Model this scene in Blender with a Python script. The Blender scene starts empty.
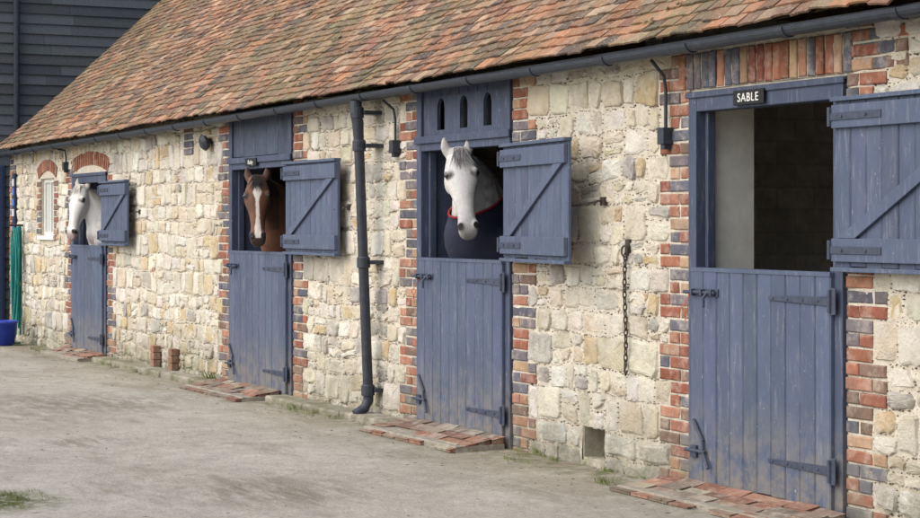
import bpy, math, random
from mathutils import Vector, noise
random.seed(7)
R=random.random
def U(a,b): return random.uniform(a,b)
scene=bpy.context.scene
COL=scene.collection
WO={}   # world origins

# ------------------------------------------------------------------ mesh builder
class MB:
    def __init__(s): s.v=[];s.f=[];s.c=[];s.m=[]
    def add(s,vs,fs,col=(1,1,1),mi=0):
        o=len(s.v); s.v+= [tuple(p) for p in vs]
        s.f+=[tuple(i+o for i in f) for f in fs]; s.m+=[mi]*len(fs)
        if col and isinstance(col[0],(tuple,list)): s.c+=list(col)
        else: s.c+=[col]*len(vs)
    def box(s,x0,x1,y0,y1,z0,z1,col=(1,1,1),mi=0):
        s.add([(x0,y0,z0),(x1,y0,z0),(x1,y1,z0),(x0,y1,z0),(x0,y0,z1),(x1,y0,z1),(x1,y1,z1),(x0,y1,z1)],
              [(0,3,2,1),(4,5,6,7),(0,1,5,4),(1,2,6,5),(2,3,7,6),(3,0,4,7)],col,mi)
    def tube(s,pts,r,n=10,col=(1,1,1),closed=False,mi=0):
        pts=[Vector(p) for p in pts]; N=len(pts); rs=r if isinstance(r,(list,tuple)) else [r]*N
        vs=[];prev=None
        for i,p in enumerate(pts):
            if closed: t=pts[(i+1)%N]-pts[i-1]
            else: t=pts[min(i+1,N-1)]-pts[max(i-1,0)]
            t.normalize()
            if prev is None:
                a=Vector((0,0,1)) if abs(t.z)<.9 else Vector((1,0,0))
            else: a=prev
            b=(a-t*a.dot(t)).normalized(); prev=b; c=t.cross(b)
            for k in range(n):
                an=2*math.pi*k/n; vs.append(p+(b*math.cos(an)+c*math.sin(an))*rs[i])
        fs=[]
        for i in range(N if closed else N-1):
            j=(i+1)%N
            for k in range(n):
                fs.append((i*n+k,i*n+(k+1)%n,j*n+(k+1)%n,j*n+k))
        if not closed: fs.append(tuple(range(n-1,-1,-1))); fs.append(tuple((N-1)*n+k for k in range(n)))
        s.add(vs,fs,col,mi)
    def rings(s,rings,col=(1,1,1),mi=0):
        n=len(rings[0]); vs=[p for r in rings for p in r]; fs=[]
        for i in range(len(rings)-1):
            for k in range(n): fs.append((i*n+k,i*n+(k+1)%n,(i+1)*n+(k+1)%n,(i+1)*n+k))
        fs.append(tuple(range(n-1,-1,-1))); fs.append(tuple((len(rings)-1)*n+k for k in range(n)))
        s.add(vs,fs,col,mi)
    def done(s,name,mats,origin=(0,0,0),parent=None,smooth=False,bevel=0,label=None):
        me=bpy.data.meshes.new(name); o=Vector(origin)
        me.from_pydata([(p[0]-o.x,p[1]-o.y,p[2]-o.z) for p in s.v],[],s.f)
        ca=me.color_attributes.new("Col","FLOAT_COLOR","POINT")
        ca.data.foreach_set("color",[x for c in s.c for x in (c[0],c[1],c[2],1.0)])
        if not isinstance(mats,(list,tuple)): mats=[mats]
        for m in mats: me.materials.append(m)
        me.polygons.foreach_set("material_index",s.m)
        if smooth: me.polygons.foreach_set("use_smooth",[True]*len(me.polygons))
        me.update()
        ob=bpy.data.objects.new(name,me); COL.objects.link(ob); place(ob,o,parent)
        if bevel:
            b=ob.modifiers.new("b","BEVEL"); b.width=bevel; b.segments=2; b.limit_method='ANGLE'; b.angle_limit=math.radians(50)
        if label: ob["label"]=label
        return ob
def place(ob,o,parent=None):
    o=Vector(o); WO[ob.name]=o
    if parent is not None: ob.parent=parent; ob.location=o-WO[parent.name]
    else: ob.location=o
def empty(name,o,parent=None):
    e=bpy.data.objects.new(name,None); COL.objects.link(e); e.empty_display_size=.2; place(e,o,parent); return e
def tag(ob,label,cat,group=None):
    ob["label"]=label; ob["category"]=cat
    if group: ob["group"]=group
    return ob

# ------------------------------------------------------------------ materials
class NT:
    def __init__(s,name):
        s.mat=bpy.data.materials.new(name); s.mat.use_nodes=True; s.t=s.mat.node_tree; s.n=s.t.nodes; s.l=s.t.links
        s.b=s.n["Principled BSDF"]
    def N(s,ty,**k):
        x=s.n.new(ty)
        for a,b in k.items(): setattr(x,a,b)
        return x
    def noise(s,scale,detail=6,rough=.6,vec=None,stretch=None):
        x=s.N("ShaderNodeTexNoise"); x.inputs["Scale"].default_value=scale; x.inputs["Detail"].default_value=detail; x.inputs["Roughness"].default_value=rough
        g=s.N("ShaderNodeNewGeometry")
        if stretch:
            m=s.N("ShaderNodeMapping"); m.inputs["Scale"].default_value=stretch; s.l.new(g.outputs["Position"],m.inputs[0]); s.l.new(m.outputs[0],x.inputs["Vector"])
        else: s.l.new(g.outputs["Position"],x.inputs["Vector"])
        return x.outputs["Fac"]
    def ramp(s,fac,stops):
        r=s.N("ShaderNodeValToRGB"); e=r.color_ramp.elements
        while len(e)<len(stops): e.new(.5)
        for i,(p,c) in enumerate(stops):
            e[i].position=p; e[i].color=(c,c,c,1) if not isinstance(c,tuple) else (*c,1)
        s.l.new(fac,r.inputs[0]); return r.outputs[0]
    def mix(s,fac,a,b,mode='MIX'):
        m=s.N("ShaderNodeMix",data_type='RGBA',blend_type=mode)
        for sock,v in ((0,fac),(6,a),(7,b)):
            if isinstance(v,(int,float)): m.inputs[sock].default_value=v
            elif isinstance(v,tuple): m.inputs[sock].default_value=(*v,1)
            else: s.l.new(v,m.inputs[sock])
        return m.outputs[2]
    def bump(s,h,strength,dist,prev=None):
        b=s.N("ShaderNodeBump"); b.inputs["Strength"].default_value=strength; b.inputs["Distance"].default_value=dist
        s.l.new(h,b.inputs["Height"])
        if prev: s.l.new(prev,b.inputs["Normal"])
        return b.outputs[0]
    def maprange(s,v,a,b,c=0,d=1):
        m=s.N("ShaderNodeMapRange"); s.l.new(v,m.inputs[0])
        for i,x in enumerate((a,b,c,d)): m.inputs[i+1].default_value=x
        return m.outputs[0]
    def pos(s,ax):
        g=s.N("ShaderNodeNewGeometry"); x=s.N("ShaderNodeSeparateXYZ"); s.l.new(g.outputs["Position"],x.inputs[0]); return x.outputs[ax]
    def dist(s,p):
        g=s.N("ShaderNodeNewGeometry"); v=s.N("ShaderNodeVectorMath",operation='DISTANCE'); s.l.new(g.outputs["Position"],v.inputs[0]); v.inputs[1].default_value=p; return v.outputs["Value"]
    def math(s,op,a,b):
        m=s.N("ShaderNodeMath",operation=op)
        for i,v in enumerate((a,b)):
            if isinstance(v,(int,float)): m.inputs[i].default_value=v
            else: s.l.new(v,m.inputs[i])
        return m.outputs[0]
    def out(s,col,rough=.8,normal=None,spec=.3):
        if isinstance(col,tuple): s.b.inputs["Base Color"].default_value=(*col,1)
        else: s.l.new(col,s.b.inputs["Base Color"])
        if isinstance(rough,(int,float)): s.b.inputs["Roughness"].default_value=rough
        else: s.l.new(rough,s.b.inputs["Roughness"])
        s.b.inputs["Specular IOR Level"].default_value=spec
        if normal: s.l.new(normal,s.b.inputs["Normal"])
        return s.mat
def attr(t):
    a=t.N("ShaderNodeAttribute",attribute_name="Col"); return a.outputs["Color"]
def foot(t,c,top=.6,k=1.0):
    low=t.math('MULTIPLY',t.maprange(t.pos(2),top,-.05),t.ramp(t.noise(5,7,.7),[(.34,.15*k),(.62,1.*k)]))
    c=t.mix(low,c,(.21,.19,.14))
    gl=t.math('MULTIPLY',t.maprange(t.pos(2),.32,-.02),t.ramp(t.noise(3,6,.7),[(.48,0.),(.62,.8*k)]))
    return t.mix(gl,c,(.13,.14,.06))

def mat_stone():
    t=NT("limestone"); c=attr(t)
    c=t.mix(.85,c,t.ramp(t.noise(9,8,.65),[(.3,(.68,.66,.62)),(.5,(.98,.97,.96)),(.72,(1.12,1.12,1.10))]),'MULTIPLY')
    c=t.mix(t.ramp(t.noise(5.5,8,.7),[(.47,0.),(.62,.65)]),c,(.66,.62,.54))
    c=t.mix(t.ramp(t.noise(50,5,.75),[(.59,0.),(.70,.55)]),c,(.22,.18,.13))
    c=t.mix(t.ramp(t.noise(2.2,5,.6),[(.5,0.),(.75,.35)]),c,(.48,.39,.26))
    c=t.mix(t.ramp(t.noise(1.3,6,.7,stretch=(1.6,1,.5)),[(.54,0.),(.72,.38)]),c,(.32,.31,.29))
    c=foot(t,c)
    n=t.bump(t.noise(24,8,.75),1.0,.024); n=t.bump(t.noise(150,3,.6),.5,.003,n)
    return t.out(c,.9,n,.15)
def mat_mortar():
    t=NT("lime_mortar"); c=t.ramp(t.noise(14,8,.7),[(.3,(.45,.40,.32)),(.7,(.65,.60,.51))])
    c=t.mix(t.ramp(t.noise(100,2,.5),[(.61,0.),(.67,.7)]),c,(.14,.115,.09))
    c=foot(t,c)
    n=t.bump(t.noise(60,6,.7),.9,.008); return t.out(c,.95,n,.1)
def mat_brick(name="clay_brick",ft=True):
    t=NT(name); c=attr(t)
    c=t.mix(.9,c,t.ramp(t.noise(22,8,.7),[(.3,.6),(.7,1.15)]),'MULTIPLY')
    c=t.mix(t.ramp(t.noise(9,7,.75),[(.50,0.),(.66,.55)]),c,(.46,.40,.33))
    c=t.mix(t.ramp(t.noise(3,5,.6),[(.55,0.),(.7,.35)]),c,(.10,.09,.09))
    if ft: c=foot(t,c,.5,.7)
    n=t.bump(t.noise(90,6,.7),.7,.005); n=t.bump(t.noise(20,5,.7),.5,.012,n); return t.out(c,.88,n,.2)
def mat_tile():
    t=NT("clay_roof_tile"); c=attr(t)
    c=t.mix(.9,c,t.ramp(t.noise(1.6,6,.6),[(.35,.68),(.65,1.15)]),'MULTIPLY')
    c=t.mix(t.ramp(t.noise(40,6,.75),[(.55,0.),(.66,.6)]),c,(.085,.07,.055))
    c=t.mix(t.ramp(t.noise(55,4,.65),[(.57,0.),(.65,.65)]),c,(.48,.45,.38))
    c=t.mix(t.math('MULTIPLY',t.ramp(t.noise(.9,4,.6),[(.45,0.),(.58,.9)]),t.ramp(t.noise(22,6,.78),[(.44,0.),(.56,1.)])),c,(.17,.155,.085))
    c=t.mix(t.math('MULTIPLY',t.ramp(t.noise(1.7,5,.6),[(.50,0.),(.60,.85)]),t.ramp(t.noise(16,7,.8),[(.46,0.),(.57,1.)])),c,(.10,.08,.065))
    n=t.bump(t.noise(70,6,.7),.6,.005); return t.out(c,.88,n,.2)
def mat_paint(name,base,dark,wear=(.27,.28,.30),spec=.3):
    t=NT(name); c=t.mix(t.ramp(t.noise(3,6,.6,stretch=(1,1,.5)),[(.3,0.),(.7,1.)]),base,dark)
    c=t.mix(1.,c,attr(t),'MULTIPLY')
    c=t.mix(t.ramp(t.noise(14,8,.75,stretch=(3,3,.35)),[(.53,0.),(.68,.40)]),c,wear)
    c=t.mix(t.ramp(t.noise(30,7,.8,stretch=(3,3,.6)),[(.62,0.),(.66,.6)]),c,(.035,.04,.055))
    c=t.mix(t.ramp(t.noise(60,2,.5,stretch=(1.4,1,.6)),[(.735,0.),(.765,.6)]),c,(.5,.5,.48))
    low=t.math('MULTIPLY',t.maprange(t.pos(2),.6,0.),t.ramp(t.noise(10,8,.75),[(.38,0.),(.58,.9)]))
    c=t.mix(low,c,(.20,.175,.14))
    n=t.bump(t.noise(26,6,.7,stretch=(4,4,.3)),.5,.004)
    return t.out(c,t.ramp(t.noise(9,4,.6),[(.3,.45),(.7,.75)]),n,spec)
def mat_simple(name,col,rough=.6,b=.3,sc=40,var=.3,spec=.3,metal=0):
    t=NT(name); lo=tuple(x*(1-var) for x in col); hi=tuple(x*(1+var) for x in col)
    c=t.ramp(t.noise(sc*.4,6,.65),[(.3,lo),(.7,hi)]); t.b.inputs["Metallic"].default_value=metal
    return t.out(c,rough,t.bump(t.noise(sc,5,.6),b,.004),spec)
def mat_vc(name,rough=.7,b=.3,sc=60,sheen=0,stretch=None):
    t=NT(name); c=t.mix(.8,attr(t),t.ramp(t.noise(sc*.5,6,.65,stretch=stretch),[(.3,.75),(.7,1.15)]),'MULTIPLY')
    return t.out(c,rough,t.bump(t.noise(sc,5,.6,stretch=stretch),b,.004),.25)
def mat_yard():
    t=NT("yard_concrete")
    c=t.ramp(t.noise(.7,8,.62),[(.32,(.37,.34,.285)),(.5,(.44,.41,.35)),(.7,(.50,.47,.41))])
    c=t.mix(.85,c,t.ramp(t.noise(5,9,.75),[(.3,.66),(.7,1.18)]),'MULTIPLY')
    c=t.mix(t.ramp(t.noise(34,7,.8),[(.53,0.),(.64,.75)]),c,(.18,.16,.125))
    c=t.mix(t.ramp(t.noise(60,5,.75),[(.56,0.),(.66,.6)]),c,(.66,.62,.55))
    c=t.mix(t.ramp(t.noise(.6,7,.7,stretch=(.8,2.6,1)),[(.54,0.),(.63,.55)]),c,(.22,.19,.145))
    c=t.mix(t.ramp(t.noise(1.8,7,.7),[(.58,0.),(.68,.4)]),c,(.22,.21,.14))
    for p,r in (((-16.6,-1.75,0),1.3),((-13.6,-2.5,0),.5),((-10.6,-2.3,0),.8)):
        k=t.math('MULTIPLY',t.maprange(t.dist(p),r,r*.3),t.ramp(t.noise(2.6,7,.75,stretch=(.7,3,1)),[(.44,0.),(.54,.6)]))
        c=t.mix(k,c,(.17,.14,.105))
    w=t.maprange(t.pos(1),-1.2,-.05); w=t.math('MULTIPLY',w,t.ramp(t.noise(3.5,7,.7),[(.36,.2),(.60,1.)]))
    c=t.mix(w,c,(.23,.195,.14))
    gm=t.math('MULTIPLY',t.maprange(t.pos(1),-.6,-.03),t.ramp(t.noise(6,5,.7),[(.46,0.),(.58,.9)])); c=t.mix(gm,c,(.11,.125,.04))
    gm=t.math('MULTIPLY',t.maprange(t.dist((-10.9,-3.85,0)),.55,.15),t.ramp(t.noise(9,6,.75),[(.42,0.),(.52,1.)])); c=t.mix(gm,c,(.10,.115,.04))
    n=t.bump(t.noise(5,9,.75),.7,.035); n=t.bump(t.noise(60,6,.75),.9,.010,n)
    return t.out(c,.9,n,.2)
M_stone=mat_stone(); M_mortar=mat_mortar(); M_brick=mat_brick(); M_step=mat_brick("step_brick",False); M_tile=mat_tile()
M_blue=mat_paint("blue_door_paint",(.078,.101,.158),(.058,.077,.124))
M_blue2=mat_paint("blue_frame_paint",(.060,.077,.124),(.043,.056,.094))
M_iron=mat_simple("painted_iron",(.045,.055,.085),.5,.4,60)
M_gut=mat_simple("dark_gutter_paint",(.034,.040,.052),.45,.3,50)
M_black=mat_simple("vent_shade_black",(.03,.03,.035),.5,.3,50)  # flat black standing in for the shade behind the vent holes
M_rust=mat_simple("rusty_iron",(.055,.04,.034),.8,.6,90)
M_white=mat_simple("whitewash",(.60,.58,.52),.9,.5,20,.12)
M_plast=mat_simple("blue_plastic",(.02,.05,.35),.4,.1,20)
M_orange=mat_simple("orange_twine",(.50,.13,.05),.8,.2,90)
M_yard=mat_yard()
M_earth=mat_simple("field_ground",(.11,.11,.05),.95,.5,3)
M_straw=mat_simple("straw_floor",(.36,.29,.18),.95,.6,25)
M_vc=mat_vc("tinted_surface")
M_leaf=mat_vc("grass_leaf",.7,.2,50)

# ------------------------------------------------------------------ layout (metres)
WL,WR=-26.2,-4.4
TOP=2.62; TH=.4
def sl(x): return (x+15)*.0062
D1=(-23.05,-21.62,2.12); D2=(-17.53,-15.93,2.62); D3=(-13.37,-11.86,2.62); D4=(-9.64,-8.18,2.32)
WIN=(-24.57,-23.93,1.40,2.12)
NIC=(-10.90,-10.64,.05,.25)

bld=empty("stable_building",(-15,0,0)); tag(bld,"long stone and brick stable block with tiled roof","stable")

wall=MB()
def core(x0,x1,z0,z1,y0=0): wall.box(x0,x1,y0,TH,z0,z1,(.5,.45,.36),1)
core(WL,WIN[0],-.2,TOP); core(WIN[0],WIN[1],-.2,WIN[2]); core(WIN[0],WIN[1],WIN[3],TOP); core(WIN[1],D1[0],-.2,TOP)
core(D1[0],D1[1],D1[2],TOP); core(D1[1],D2[0],-.2,TOP); core(D2[1],D3[0],-.2,TOP)
core(D3[1],NIC[0],-.2,TOP); core(NIC[0],NIC[1],-.2,NIC[2]); core(NIC[0],NIC[1],NIC[3],TOP); core(NIC[0],NIC[1],NIC[2],NIC[3],.26)
core(NIC[1],D4[0],-.2,TOP); core(D4[0],D4[1],D4[2],TOP); core(D4[1],WR,-.2,TOP)
GS=.022; nx=int((WR-WL)/GS); nz=int((TOP+.1)/GS); gi={}
def msk(i,j):
    k=(i,j)
    if k not in gi:
        x=WL+i*GS; z=-.1+j*GS
        y=-.0080+noise.noise(Vector((x*7,z*7,0)))*.0085+noise.noise(Vector((x*28,z*28,5)))*.0050
        gi[k]=len(wall.v); wall.v.append((x,min(y,-.001),min(z,TOP))); wall.c.append((.5,.45,.36))
    return gi[k]
holes=[(d[0],d[1],-1,d[2]) for d in (D1,D2,D3,D4)]+[WIN,NIC]
for i in range(nx):
    for j in range(nz):
        x=WL+(i+.5)*GS; z=-.1+(j+.5)*GS
        if any(h[0]-.012<x<h[1]+.012 and h[2]-.012<z<h[3]+.012 for h in holes): continue
        wall.f.append((msk(i,j),msk(i+1,j),msk(i+1,j+1),msk(i,j+1))); wall.m.append(1)

STONES=[((.64,.59,.48),7),((.69,.65,.56),8),((.59,.51,.38),4),((.72,.69,.62),5),((.53,.42,.26),2),((.51,.48,.42),3),((.62,.55,.42),4),((.38,.36,.33),2),((.59,.45,.27),1)]
STL=[c for c,n in STONES for _ in range(n)]
GREY=[(.55,.54,.50),(.62,.61,.56),(.45,.45,.43),(.36,.36,.35)]
BR=[((.30,.12,.075),5),((.25,.09,.06),4),((.35,.165,.105),3),((.115,.115,.14),6),((.19,.12,.09),3),((.40,.26,.17),2),((.16,.14,.15),3)]
BRL=[c for c,n in BR for _ in range(n)]
def vary(c,a=.1):
    k=U(1-a,1+a); return (c[0]*k*U(.97,1.03),c[1]*k*U(.97,1.03),c[2]*k*U(.95,1.05))
def quadpt(c,u,v):
    a=c[0].lerp(c[1],u); b=c[3].lerp(c[2],u); return a.lerp(b,v)
def stone(mb,x0,x1,z0,z1,wavf,grey=False):
    g=U(.005,.014); J=.016
    cs=[Vector((x0+g+U(-J,J),z0+g+U(-J,J)*.8+wavf(x0,z0))),Vector((x1-g+U(-J,J),z0+g+U(-J,J)*.8+wavf(x1,z0))),
        Vector((x1-g+U(-J,J),z1-g+U(-J,J)*.8+wavf(x1,z1))),Vector((x0+g+U(-J,J),z1-g+U(-J,J)*.8+wavf(x0,z1)))]
    w=x1-x0;h=z1-z0; r=U(.015,.05); ru=min(.36,r/w); rv=min(.36,r/h)
    base=[(ru,0),(.5,0),(1-ru,0),(1-ru*.3,rv*.3),(1,rv),(1,.5),(1,1-rv),(1-ru*.3,1-rv*.3),(1-ru,1),(.5,1),(ru,1),(ru*.3,1-rv*.3),(0,1-rv),(0,.5),(0,rv),(ru*.3,rv*.3)]
    jit=[(U(-.009,.009),U(-.008,.008)) for _ in base]
    dep=U(.012,.027); vs=[]; tx=U(-.007,.007); tz=U(-.007,.007)
    for ins,y in ((0,.01),(.0,-dep*.30),(.09,-dep*.82),(.26,-dep)):
        for (u,v),(ju,jv) in zip(base,jit):
            uu=.5+(u-.5)*(1-ins*min(1,.16/w)*1.2); vv=.5+(v-.5)*(1-ins*min(1,.14/h)*1.2)
            p=quadpt(cs,uu,vv); yy=y+((U(-.003,.003)+tx*(uu-.5)*2+tz*(vv-.5)*2) if ins else 0)
            vs.append((p.x+ju,yy,p.y+jv))
    p=quadpt(cs,.5,.5); vs.append((p.x,-dep+U(-.005,.005),p.y))
    fs=[];n=16
    for i in range(3):
        for k in range(n): fs.append((i*n+k,i*n+(k+1)%n,(i+1)*n+(k+1)%n,(i+1)*n+k))
    for k in range(n): fs.append((3*n+k,3*n+(k+1)%n,4*n))
    col=vary(random.choice(GREY if grey else STL),.11)
    mb.add(vs,fs,col,0)
def chip(mb,x,z):
    if R()<.2: return
    s=U(.0045,.0105); t=U(.004,.0085); a=U(0,3.14); ca,sa=math.cos(a),math.sin(a)
    pts=[(s,0),(0,t),(-s,0),(0,-t)]
    vs=[(x+u*ca-v*sa,-.004,z+u*sa+v*ca) for u,v in pts]+[(x,-U(.016,.025),z)]
    c=random.choice([(.10,.08,.065),(.15,.11,.08),(.07,.07,.07),(.22,.16,.11),(.32,.27,.2)])
    mb.add(vs,[(0,1,4),(1,2,4),(2,3,4),(3,0,4)],c,0)
surr={}
def brick(key,x0,x1,z0,z1,y=-.019):
    mb=surr.setdefault(key,MB()); g=.0055
    x0+=g+U(-.002,.003);x1-=g+U(-.002,.003);z0+=g+U(-.001,.002);z1-=g+U(-.001,.002); y+=U(-.005,.005); e=.006; dz=U(-.003,.003)
    ex=[U(0,.006) for _ in range(4)]
    vs=[(x0,.005,z0),(x1,.005,z0),(x1,.005,z1),(x0,.005,z1),(x0,y+e,z0),(x1,y+e,z0+dz),(x1,y+e,z1+dz),(x0,y+e,z1),
        (x0+e+ex[0],y,z0+e+ex[1]*.5),(x1-e-ex[1],y,z0+e+dz),(x1-e-ex[2],y,z1-e+dz-ex[3]*.5),(x0+e+ex[3],y,z1-e)]
    fs=[]
    for a in (0,4):
        for k in range(4): fs.append((a+k,a+(k+1)%4,a+4+(k+1)%4,a+4+k))
    fs.append((8,9,10,11)); mb.add(vs,fs,vary(random.choice(BRL),.18))
def bricks_row(key,a,b,z0,n,flip):
    for i in range(n):
        x=a; st=(i+flip)%2
        while x<b-.02:
            w=.225 if st else .1125
            if b-(x+w)<.08: w=b-x
            if w>.29: w=w/2
            w=min(w,b-x); brick(key,x,x+w,z0+i*.075,z0+(i+1)*.075); x+=w; st=not st
def segment(a,b,z0,ql,qr,ex=(),greybase=False,qzl=(-1,9),qzr=(-1,9),seed=0,chips=True):
    z=z0; alt=seed%2
    def wav(x,zz):
        f=min(1,max(0,min(x-a,b-x)-.36)/.4)
        return (noise.noise(Vector((x*1.3,zz*2.5+seed*7,3)))*.065+noise.noise(Vector((x*5,zz*4,8)))*.022)*f
    while z<2.58:
        n=random.choice([2,2,2,3]); h=n*.075
        if z+h>2.62: h=2.62-z; n=max(1,round(h/.075))
        if h<.04: break
        lo,hi=a,b
        if ql and qzl[0]<=z<qzl[1]:
            w=.225 if alt else .3375; bricks_row(ql,a,a+w,z,n,alt); lo=a+w
        if qr and qzr[0]<=z<qzr[1]:
            w=.3375 if alt else .225; bricks_row(qr,b-w,b,z,n,alt); hi=b-w
        iv=[(lo,hi)]
        for e in ex:
            if e[2]<z+h-.03 and e[3]>z+.03:
                ni=[]
                for p,q in iv:
                    if e[1]<=p or e[0]>=q: ni.append((p,q)); continue
                    if e[0]-p>.05: ni.append((p,e[0]))
                    if q-e[1]>.05: ni.append((e[1],q))
                iv=ni
        gb=greybase and z<.22
        for p,q in iv:
            x=p
            while x<q-.01:
                w=U(.11,.29)*(1.2 if h>.2 else 1)*(1.5 if gb else 1)
                if q-(x+w)<.1: w=q-x
                if w>.5: w*=.5
                if h>.14 and w>.14 and R()<(.42 if h>.2 else .20) and not gb:
                    zm=z+h*U(.38,.62)
                    for za,zb in ((z,zm),(zm,z+h)):
                        if w>.2 and R()<.35:
                            xm=x+w*U(.4,.6); stone(wall,x,xm,za,zb,wav); stone(wall,xm,x+w,za,zb,wav)
                        else: stone(wall,x,x+w,za,zb,wav)
                    if chips:
                        for k in range(int(w/.035)): chip(wall,x+(k+R())*.035,zm+wav(x,zm)+U(-.005,.005))
                else: stone(wall,x,x+w,z,z+h,wav,gb)
                if chips:
                    for k in range(int(w/.028)): 
                        xx=x+(k+.5+U(-.3,.3))*.028; chip(wall,xx,z+h+wav(xx,z+h)+U(-.006,.006))
                    for k in range(int(h/.030)): chip(wall,x+U(-.006,.006),z+(k+.5+U(-.3,.3))*.030)
                x+=w
        z+=h; alt=1-alt
exW=[(WIN[0]-.22,WIN[1]+.22,WIN[2]-.08,WIN[3]+.22)]
segment(WL,D1[0],-.06,"corner","one_a",exW,seed=0,qzr=(-1,2.1))
segment(D1[0],D1[1],2.36,None,None,seed=3)
segment(D1[1],D2[0],-.06,"one_b","two_a",seed=1,qzl=(-1,2.1),ex=[(-18.9,-18.62,2.2,2.6)])
segment(D2[1],D3[0],-.06,"two_b","three_a",seed=2)
segment(D3[1],D4[0],-.06,"three_b","four_a",[(NIC[0]-.02,NIC[1]+.02,NIC[2]-.03,NIC[3]+.02)],True,seed=5)
segment(D4[1],WR,-.06,"four_b",None,seed=6)
bricks_row("stub",-18.9,-18.62,2.24,5,0)
x=D4[0]-.12
while x<D4[1]+.05:
    brick("four_top",x,x+.078,2.34,2.56,-.024); x+=.078
for i in range(3): bricks_row("four_top",D4[1]+.06,D4[1]+.5,2.34+i*.075,1,i%2)
zz=WIN[2]-.06
for i in range(10):
    w=.2 if i%2 else .12
    for sidek,a,b in (("win_a",WIN[0]-w,WIN[0]),("win_b",WIN[1],WIN[1]+w)):
        brick(sidek,a,b,zz+i*.075,zz+(i+1)*.075)
    for a,b in ((WIN[0]-.22,WIN[0]-w),(WIN[1]+w,WIN[1]+.22)):
        if b-a>.04: stone(wall,a,b,zz+i*.075,zz+(i+1)*.075,lambda x,z:0)
def arch(key,xc,hw,zs,rise,dep,n):
    mb=surr.setdefault(key,MB()); Rr=(hw*hw+rise*rise)/(2*rise); zc=zs+rise-Rr; am=math.asin(min(1,hw/Rr))
    for i in range(n):
        a0=-am+2*am*i/n+.006; a1=-am+2*am*(i+1)/n-.006; y=-.022+U(-.003,.003)
        P=[(Rr,a0),(Rr,a1),(Rr+dep,a1),(Rr+dep,a0)]
        vs=[(xc+r*math.sin(a),yy,zc+r*math.cos(a)) for yy in (.0,y) for r,a in P]
        mb.add(vs,[(4,5,6,7),(0,1,5,4),(1,2,6,5),(2,3,7,6),(3,0,4,7)],vary(random.choice(BRL[:15]),.18))
arch("one_top",(D1[0]+D1[1])/2,.78,D1[2]+.02,.10,.16,20)
arch("win_top",(WIN[0]+WIN[1])/2,.42,WIN[3]-.0,.10,.14,12)
wall.done("wall",[M_stone,M_mortar],(-15,0,0),bld)
for k,mb in surr.items():
    xs=[v[0] for v in mb.v]; mb.done("brick_surround",M_brick,(sum(xs)/len(xs),0,0),bld)
DEP=5.2
w=MB(); w.box(WL,WL+.3,TH,DEP-.3,-.2,TOP); w.box(WL,WR,DEP-.3,DEP,-.2,TOP); w.box(WR-.3,WR,TH,DEP-.3,-.2,TOP)
for x0 in (WL,WR-.3):
    w.add([(x0,0.05,TOP),(x0,DEP,TOP),(x0,DEP/2,TOP+2.2),(x0+.3,0.05,TOP),(x0+.3,DEP,TOP),(x0+.3,DEP/2,TOP+2.2)],[(0,2,1),(3,4,5),(0,1,4,3),(1,2,5,4),(2,0,3,5)])
w.done("rear_wall",M_mortar,(-15,4,0),bld)
def blockmat():
    t=NT("stable_blockwork"); b=t.N("ShaderNodeTexBrick"); g=t.N("ShaderNodeNewGeometry"); s=t.N("ShaderNodeSeparateXYZ"); c=t.N("ShaderNodeCombineXYZ")
    t.l.new(g.outputs["Position"],s.inputs[0]); t.l.new(t.math('ADD',s.outputs[0],s.outputs[1]),c.inputs[0]); t.l.new(s.outputs[2],c.inputs[1]); t.l.new(c.outputs[0],b.inputs["Vector"])
    b.inputs["Color1"].default_value=(.62,.59,.54,1); b.inputs["Color2"].default_value=(.52,.49,.45,1); b.inputs["Mortar"].default_value=(.47,.44,.40,1)
    b.inputs["Scale"].default_value=1; b.inputs["Brick Width"].default_value=.30; b.inputs["Row Height"].default_value=.15; b.inputs["Mortar Size"].default_value=.008; b.inputs["Mortar Smooth"].default_value=.6
    c2=t.mix(.9,b.outputs["Color"],t.ramp(t.noise(5,8,.75),[(.3,.5),(.7,1.2)]),'MULTIPLY')
    n=t.bump(b.outputs["Fac"],-.4,.01); n=t.bump(t.noise(30,6,.7),.8,.01,n); return t.out(c2,.95,n,.1)
M_block=blockmat()
for px in (-20.2,-14.6,-10.7,-6.8):
    p=MB(); p.box(px-.1,px+.1,TH+.004,DEP-.304,0,2.9); p.done("partition_wall",M_block,(px,2.6,0),bld)

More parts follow.
